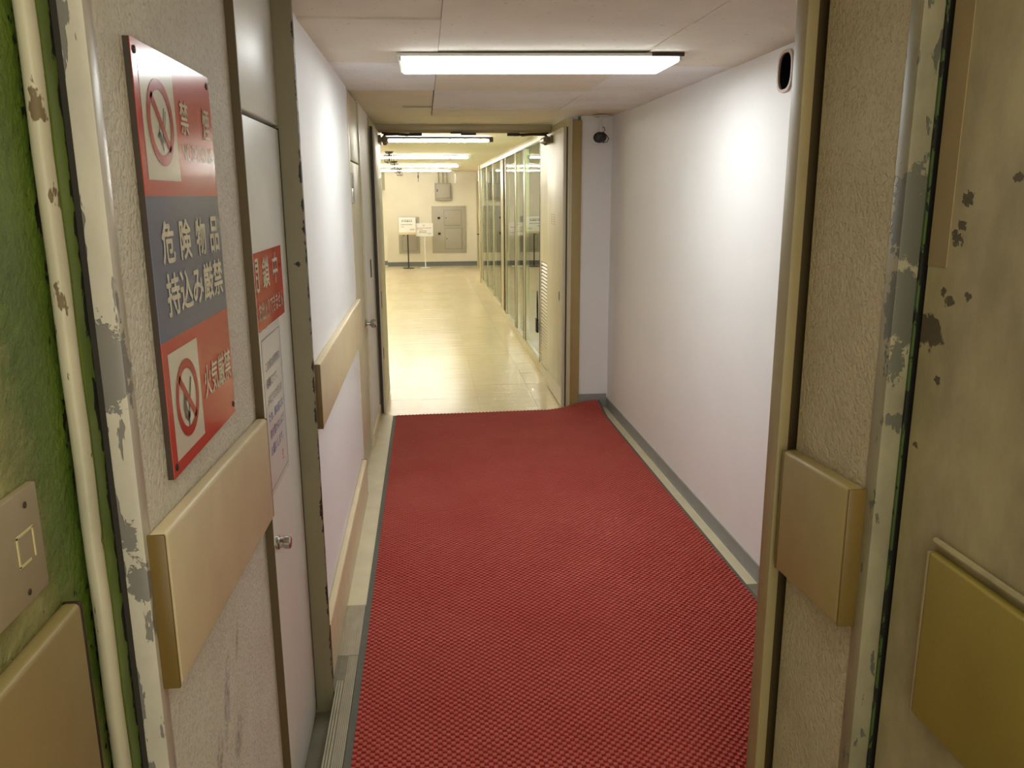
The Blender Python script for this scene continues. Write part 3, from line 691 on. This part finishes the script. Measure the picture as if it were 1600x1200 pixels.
# ================================================================== LETTERING
def text_vf(s, bold=0.0, width=None):
    c = bpy.data.curves.new('lettering', 'FONT'); c.body = s; c.size = 1.0; c.resolution_u = 3
    o_ = bpy.data.objects.new('lettering', c)
    me = o_.to_mesh()
    V = [tuple(v.co) for v in me.vertices]; Fc = [list(p.vertices) for p in me.polygons]
    if bold > 0:
        V0, F0 = V, Fc
        V, Fc = merge(*[([(a+dx*bold, b+dy*bold, i) for a, b, _ in V0], F0) for i, (dx, dy) in enumerate(((0, 0), (1, 0), (-1, 0), (0, 1), (0, -1), (.7, .7), (-.7, .7), (.7, -.7), (-.7, -.7)))])
    o_.to_mesh_clear(); bpy.data.objects.remove(o_); bpy.data.curves.remove(c)
    return V, Fc
def lettering(name, s, u0, u1, v0, v1, plane, mat, parent, bold=0.0, axis='x', clip=None):
    V, Fc = text_vf(s, bold)
    if not V: return None
    a0, a1 = min(v[0] for v in V), max(v[0] for v in V); b0, b1 = min(v[1] for v in V), max(v[1] for v in V)
    P = [(u0+(v[0]-a0)/(a1-a0)*(u1-u0), v0+(v[1]-b0)/(b1-b0)*(v1-v0)) for v in V]
    lay = 0.00007 if axis == 'x' else 0.0004      # overlapping strokes lie in thin layers
    if axis == 'x': W = [(plane+v[2]*lay, p[0], p[1]) for p, v in zip(P, V)]
    else: W = [(p[0], plane-v[2]*lay, p[1]) for p, v in zip(P, V)]
    if clip is not None:
        bm = bmesh.new(); vs = [bm.verts.new(q) for q in W]
        for q in Fc:
            try: bm.faces.new([vs[i] for i in q])
            except ValueError: pass
        bmesh.ops.bisect_plane(bm, geom=bm.verts[:]+bm.edges[:]+bm.faces[:], plane_co=(0, clip, 0), plane_no=(0, -1, 0), clear_outer=True)
        bm.verts.index_update(); W = [tuple(v.co) for v in bm.verts]; Fc = [[v.index for v in q.verts] for q in bm.faces]; bm.free()
    return obj(name, W, Fc, mat, parent)

# --- prohibition sign
ps = empty('prohibition_sign', (-0.415, 1.52, 1.15), 'tall red and blue no smoking and no dangerous goods sign on the left wall', 'sign')
sx = -0.4095
sy0, sy1, sz0, sz1 = 1.290, 1.722, 1.160, 1.824
box('backing', -0.420, sx-0.001, sy0, sy1, sz0, sz1, MT['sign_back'], ps)
box('red_field', sx-0.001, sx, sy0, sy1, 1.602, sz1, MT['sign_red'], ps)
box('blue_field', sx-0.001, sx, sy0, sy1, 1.379, 1.602, MT['sign_blue'], ps)
box('red_field', sx-0.001, sx, sy0, sy1, sz0, 1.379, MT['sign_red'], ps)
def ringvf(c, r1, r0, x, n=40):
    V = [(x, c[0]+r*math.cos(2*math.pi*k/n), c[1]+r*math.sin(2*math.pi*k/n)) for r in (r1, r0) for k in range(n)]
    return V, [[k, (k+1) % n, n+(k+1) % n, n+k] for k in range(n)]
def barvf(p, q, w_, x):
    d = Vector((q[0]-p[0], q[1]-p[1])).normalized()*w_/2; nrm = (-d.y, d.x)
    return polyL([(p[0]-nrm[0], p[1]-nrm[1]), (q[0]-nrm[0], q[1]-nrm[1]), (q[0]+nrm[0], q[1]+nrm[1]), (p[0]+nrm[0], p[1]+nrm[1])], x)
def pictogram(c, flame):
    e = 0.0004
    p = obj('pictogram', *polyL([(c[0]-0.084, c[1]-0.088), (c[0]+0.084, c[1]-0.088), (c[0]+0.084, c[1]+0.088), (c[0]-0.084, c[1]+0.088)], sx+e), MT['sign_white'], ps)
    if flame:
        fl_ = [(-.022, .010), (-.030, -.012), (-.024, -.030), (-.010, -.040), (.004, -.036), (.010, -.024), (.002, -.028), (-.006, -.022), (-.010, -.008), (-.004, .012), (-.012, .006), (-.014, .030)]
        obj('flame', *polyL([(c[0]+a, c[1]+b) for a, b in fl_], sx+2*e), MT['sign_grey'], p)
        obj('match', *merge(barvf((c[0]-.004, c[1]-.034), (c[0]+.026, c[1]+.030), .008, sx+2*e), barvf((c[0]-.004, c[1]-.050), (c[0]-.003, c[1]-.030), .006, sx+2*e)), MT['sign_grey'], p)
    else:
        hand = [(-.034, .012), (-.020, .030), (-.008, .030), (.000, .010), (.004, -.012), (.008, -.030), (.004, -.050), (-.004, -.030), (-.012, -.014), (-.020, .004)]
        obj('hand', *merge(polyL([(c[0]+a*0.7, c[1]+b*0.4-0.026) for a, b in hand], sx+2*e)), MT['sign_grey'], p)
        obj('cigarette', *merge(barvf((c[0]+.002, c[1]-.030), (c[0]+.020, c[1]+.024), .004, sx+2*e), barvf((c[0]+.010, c[1]-.030), (c[0]+.028, c[1]+.020), .003, sx+2*e)), MT['sign_grey'], p)
        sm_ = [(c[0]-.018+.012*math.sin(t*5), c[1]-.02+.06*t) for t in [i/10 for i in range(11)]]
        obj('smoke', *merge(*[barvf(sm_[i], sm_[i+1], .003, sx+2*e) for i in range(10)]), MT['sign_grey'], p)
    obj('ring', *merge(ringvf(c, .066, .050, sx+3*e), barvf((c[0]-.040, c[1]+.040), (c[0]+.040, c[1]-.040), .014, sx+3*e)), MT['sign_ring'], p)
pictogram((1.396, 1.714), False)
pictogram((1.398, 1.270), True)
tx = sx+0.0006
lettering('lettering', '禁', 1.505, 1.556, 1.704, 1.762, tx, MT['sign_print'], ps, 0.012)
lettering('lettering', '煙', 1.650, 1.700, 1.704, 1.762, tx, MT['sign_print'], ps, 0.012)
lettering('lettering', 'NO SMOKING', 1.506, 1.708, 1.662, 1.690, tx, MT['sign_print'], ps, -0.005)
for k, ch in enumerate('危険物品'):
    lettering('lettering', ch, 1.340+k*0.098, 1.340+k*0.098+0.066, 1.496, 1.564, tx, MT['sign_print'], ps, 0.022)
lettering('lettering', '持込み厳禁', 1.340, 1.702, 1.412, 1.482, tx, MT['sign_print'], ps, 0.022)
lettering('lettering', '火気厳禁', 1.506, 1.708, 1.238, 1.300, tx, MT['sign_print'], ps, 0.012)
for (yy, zz) in ((1.303, 1.808), (1.705, 1.806), (1.305, 1.176), (1.705, 1.180)):
    obj('screw', *lathe_vf((sx, yy, zz), (1, 0, 0), [(0, 0.006), (0.0015, 0.006), (0.0025, 0.003)], 12), MT['black'], ps)

# --- red closed notice and paper notice on the pale door
rs = empty('closed_notice', (-0.399, 2.15, 1.28), 'small red closed notice with white characters on the pale panel door', 'notice')
nx_ = -0.3988
box('film', -0.4002, nx_, 1.972, 2.335, 1.285, 1.471, MT['red_film'], rs)
lettering('lettering', '閉', 1.925, 2.010, 1.378, 1.458, nx_+0.0005, MT['sign_print'], rs, 0.012, clip=1.973)
lettering('lettering', '鎖', 2.055, 2.145, 1.378, 1.458, nx_+0.0005, MT['sign_print'], rs, 0.012)
lettering('lettering', '中', 2.195, 2.265, 1.378, 1.458, nx_+0.0005, MT['sign_print'], rs, 0.012)
lettering('lettering', 'なお出入りできません', 1.945, 2.312, 1.308, 1.354, nx_+0.0005, MT['sign_print'], rs, 0.004, clip=1.973)
pn = empty('paper_notice', (-0.399, 2.1, 0.87), 'white laminated paper notice with lines of writing below the red notice', 'notice')
py0, py1 = 1.974, 2.238
box('sheet', -0.4002, -0.3990, py0, py1, 0.868, 1.282, MT['paper'], pn)
fx = -0.3986
obj('printed_border', *merge(barvf((py0+.008, .884), (py1-.008, .884), .0022, fx), barvf((py0+.008, 1.262), (py1-.008, 1.262), .0022, fx), barvf((py0+.008, .884), (py0+.008, 1.262), .0028, fx), barvf((py1-.008, .884), (py1-.008, 1.262), .0028, fx)), MT['ink_grey'], pn)
lines = [('この扉は非常時の', 8, 'ink_grey'), ('避難口です。', 6, 'ink_grey'), ('みなさまの安全の', 8, 'ink_grey'), ('ため、扉の前には', 8, 'ink_blue'), ('物を置かないよう', 8, 'ink_blue'), ('お願いします。', 7, 'ink_blue')]
for k, (s, nchar, mm) in enumerate(lines):
    z1 = 1.205-k*0.043
    lettering('lettering', s, 2.012, 2.012+nchar*0.0245, z1-0.026, z1, fx, MT[mm], pn, 0.0)
obj('stamp', *merge(barvf((2.152, .936), (2.170, .936), .004, fx), barvf((2.152, .926), (2.166, .926), .003, fx), barvf((2.160, .912), (2.160, .938), .003, fx), barvf((2.152, .914), (2.170, .914), .003, fx)), MT['ink_red'], pn)

# ================================================================== FAR HALL THINGS
def epanel(name, x0, x1, z0, z1, label, doors, latches, cat='panel'):
    e = empty(name, ((x0+x1)/2, 19.4, z0), label, cat)
    box('frame', x0, x1, 19.37, 19.4, z0, z1, MT['panel_grey'], e, bev=0.004)
    for (a, b, c, d) in doors:
        dd = box('panel_door', a, b, 19.360, 19.371, c, d, MT['panel_grey'], e, bev=0.003)
        v, f = merge(boxvf(a-0.008, b+0.008, 19.367, 19.3705, c-0.008, c), boxvf(a-0.008, b+0.008, 19.367, 19.3705, d, d+0.008), boxvf(a-0.008, a, 19.367, 19.3705, c, d), boxvf(b, b+0.008, 19.367, 19.3705, c, d))
        obj('door_shadow_gap', v, f, MT['panel_line'], dd)
        box('door_knob', a+0.03, a+0.05, 19.35, 19.361, (c+d)/2-0.012, (c+d)/2+0.012, MT['dark_metal'], dd)
    for (a, c) in latches: box('latch', a-0.03, a+0.03, 19.352, 19.371, c-0.026, c+0.026, MT['black'], e, bev=0.005)
    return e
epanel('distribution_panel', 0.152, 0.938, 0.300, 1.370, 'large grey electrical panel with two black latches on the back wall', [(0.44, 0.83, 0.93, 1.27), (0.45, 0.84, 0.40, 0.86)], [(0.315, 1.10), (0.32, 0.745)], 'electrical panel')
epanel('distribution_panel', -0.618, -0.138, 0.296, 1.130, 'smaller grey electrical panel behind the standing notice boards', [(-0.54, -0.20, 0.36, 1.06)], [], 'electrical panel')
jb = empty('junction_box', (0.425, 19.33, 1.5), 'grey wall box with conduits high on the hall back wall', 'junction box')
box('box_body', 0.24, 0.61, 19.27, 19.4, 1.50, 1.885, MT['panel_grey'], jb, bev=0.006)
dd = box('box_door', 0.265, 0.585, 19.256, 19.272, 1.555, 1.865, MT['panel_grey'], jb, bev=0.004)
v, f = merge(boxvf(0.255, 0.595, 19.266, 19.2705, 1.545, 1.556), boxvf(0.255, 0.595, 19.266, 19.2705, 1.864, 1.873), boxvf(0.255, 0.266, 19.266, 19.2705, 1.55, 1.87), boxvf(0.584, 0.595, 19.266, 19.2705, 1.55, 1.87))
obj('door_shadow_gap', v, f, MT['panel_line'], dd)
box('box_latch', 0.285, 0.305, 19.245, 19.258, 1.69, 1.75, MT['dark_metal'], dd)
for xx in (0.33, 0.425, 0.515): tube('conduit', [(xx, 19.35, 1.885), (xx, 19.35, 2.07), (xx, 19.35, ZF)], 0.016, MT['far_soffit'], jb, 10)

def stand(name, xc, yc, x0, x1, z0, z1, label, strip, pole_mat, rows_):
    s_ = empty(name, (xc, yc, 0), label, 'sign stand')
    b_ = box('board', x0, x1, yc-0.03, yc-0.012, z0, z1, MT['board'], s_, bev=0.003)
    if strip: box('bottom_strip', x0, x1, yc-0.036, yc-0.012, z0-0.045, z0, MT['wood_strip'], s_, bev=0.003)
    tube('pole', [(xc, yc, 0.012), (xc, yc, z0+0.1)], 0.014, MT[pole_mat], s_, 10)
    obj('base', *lathe_vf((xc, yc, 0), (0, 0, 1), [(0, 0.13), (0.008, 0.13), (0.016, 0.06)], 20), MT[pole_mat], s_, smooth=True)
    rg = random.Random(11)
    for (t, a, b, c, d, mm) in rows_:      # print too small to read: rows of short ink strokes
        n_ = t; wd = (b-a)/n_; q = []
        for i in range(n_):
            x_ = a+i*wd; h_ = d-c
            q.append(boxvf(x_+wd*0.10, x_+wd*0.85, yc-0.0312, yc-0.0302, c+h_*rg.uniform(0.0, 0.25), c+h_*rg.uniform(0.25, 0.4)))
            q.append(boxvf(x_+wd*rg.uniform(0.1, 0.3), x_+wd*rg.uniform(0.6, 0.9), yc-0.0312, yc-0.0302, c+h_*0.7, c+h_*0.92))
            k_ = rg.uniform(0.3, 0.6); q.append(boxvf(x_+wd*k_, x_+wd*(k_+0.16), yc-0.0312, yc-0.0302, c, d))
        obj('printed_line', *merge(*q), MT[mm], b_)
    return s_
stand('notice_stand', -0.40, 18.85, -0.595, -0.215, 0.80, 1.135, 'white standing notice with a bold dark heading on a dark pole', True, 'dark_metal',
      [(6, -0.53, -0.29, 1.035, 1.085, 'ink'), (9, -0.545, -0.285, 0.965, 0.99, 'ink_grey'), (4, -0.545, -0.47, 0.915, 0.94, 'ink_grey'), (5, -0.345, -0.24, 0.855, 0.88, 'ink')])
stand('notice_stand', -0.02, 18.95, -0.215, 0.172, 0.71, 1.002, 'lower white standing notice with red lines on a white pole', False, 'board',
      [(2, -0.06, -0.01, 0.935, 0.965, 'ink'), (12, -0.19, 0.14, 0.885, 0.905, 'ink_red'), (4, -0.19, -0.06, 0.855, 0.875, 'ink_red'), (6, -0.14, 0.03, 0.82, 0.842, 'ink'), (5, -0.14, 0.03, 0.785, 0.807, 'ink'), (3, 0.05, 0.14, 0.76, 0.78, 'ink_grey')])

names = ['nearest', 'second', 'third', 'farthest']
for k, (yy, xr) in enumerate(((8.1, 0.645), (11.6, 0.63), (15.0, 0.63), (17.7, 0.58))):
    L = empty('fluorescent_fitting', ((xr-1.9)/2, yy, ZF), f'{names[k]} of the four long fluorescent fittings across the hall ceiling', 'ceiling light', 'hall ceiling fittings')
    x0 = -1.85
    v, f = merge(boxvf(x0, xr, yy-0.03, yy+0.03, ZF-0.018, ZF, 0.003), boxvf(xr-0.02, xr+0.02, yy-0.03, yy+0.03, ZF-0.045, ZF, 0.003))
    obj('fitting_body', v, f, MT['lamp_case'] if k else MT['dark_metal'], L)
    tube('tube', [(x0+0.02, yy, ZF-0.034), (xr-0.03, yy, ZF-0.034)], 0.011, MT['tube'], L, 12)
    for q in range(12):
        xx = xr-0.1-q*0.145
        v, f = boxvf(xx-0.005, xx+0.005, yy-0.016, yy+0.016, ZF-0.052, ZF-0.016)
        obj('louver_fin', v, f, MT['lamp_case'], L)

for k, (xx, yy) in enumerate(((-0.424, 10.7), (-0.462, 13.6), (-0.465, 15.2), (-0.49, 17.4))):
    D = empty('caged_detector', (xx, yy, ZF), f'{names[k]} of the four detectors in wire cages under the hall ceiling', 'detector', 'caged ceiling detectors')
    obj('detector_base', *lathe_vf((xx, yy, ZF+0.001), (0, 0, -1), [(0, 0.055), (0.012, 0.05), (0.030, 0.018)], 16), MT['dark_metal'], D, smooth=True)
    obj('detector_bulb', *lathe_vf((xx, yy, ZF-0.028), (0, 0, -1), [(0, 0.010), (0.06, 0.008), (0.08, 0.012), (0.086, 0.004)], 10), MT['dark_metal'], D, smooth=True)
    parts = []
    for q in range(4):
        a = q*math.pi/2+0.5
        parts.append(tubevf([(xx+0.03*math.cos(a), yy+0.03*math.sin(a), ZF-0.02), (xx+0.062*math.cos(a), yy+0.062*math.sin(a), ZF-0.04), (xx+0.062*math.cos(a), yy+0.062*math.sin(a), ZF-0.13), (xx+0.02*math.cos(a), yy+0.02*math.sin(a), ZF-0.142)], 0.0035, 6))
    for zz in (0.05, 0.125):
        parts.append(tubevf([(xx+0.062*math.cos(q*math.pi/6), yy+0.062*math.sin(q*math.pi/6), ZF-zz) for q in range(13)], 0.003, 6, False))
    obj('wire_cage', *merge(*parts), MT['dark_metal'], D, smooth=True)
hr = empty('hanging_rod', (-0.125, 18.6, ZF), 'thin dark rod hanging from the hall ceiling near the back wall', 'hanging rod')
obj('rod', *lathe_vf((-0.125, 18.6, ZF+0.001), (0, 0, -1), [(0, 0.03), (0.01, 0.03), (0.012, 0.008), (0.10, 0.008), (0.105, 0.016), (0.16, 0.014), (0.165, 0.006), (0.24, 0.006)], 10), MT['dark_metal'], hr, smooth=True)
hr = empty('hanging_blade_sign', (0.68, 18.6, ZF), 'white blade sign hanging edge-on from the hall ceiling', 'hanging sign')
box('blade', 0.672, 0.690, 18.35, 18.85, 1.88, 2.075, MT['board'], hr, bev=0.003)
v, f = merge(tubevf([(0.681, 18.45, 2.07), (0.681, 18.45, ZF)], 0.006, 8), tubevf([(0.681, 18.75, 2.07), (0.681, 18.75, ZF)], 0.006, 8), boxvf(0.60, 0.76, 18.4, 18.8, ZF-0.012, ZF))
obj('hanger', v, f, MT['cream_frame'], hr)

for k, yy in enumerate((8.4, 11.4, 14.4)):  # unseen lamps added behind the partition so the glass looks brighter
    L = empty('fluorescent_fitting', (2.0, yy, ZF), f'{("nearest", "middle", "farthest")[k]} of the three added lamps brightening the room behind the glass', 'ceiling light', 'added glass room lamps')
    box('fitting_body', 1.35, 2.25, yy-0.05, yy+0.05, ZF-0.022, ZF, MT['lamp_case'], L, bev=0.003)
    tube('tube', [(1.38, yy, ZF-0.042), (2.22, yy, ZF-0.042)], 0.018, MT['tube_added'], L, 12)
d5 = empty('door_5', (1.2, 18.4, 0), 'cream side door with lever at the far end of the hall'); st(d5)
box('door_leaf', 1.185, 1.2, 17.95, 18.95, 0.01, 1.92, MT['far_soffit'], d5, bev=0.003)
v, f = merge(boxvf(1.165, 1.2, 17.87, 17.95, 0, 2.0), boxvf(1.165, 1.2, 18.95, 19.03, 0, 2.0), boxvf(1.165, 1.2, 17.87, 19.03, 1.92, 2.0))
obj('door_frame', v, f, MT['cream_frame'], d5)
obj('lever', *tubevf([(1.185, 18.08, 0.78), (1.13, 18.08, 0.78), (1.125, 18.20, 0.78)], 0.011, 8), MT['dark_metal'], d5, smooth=True)
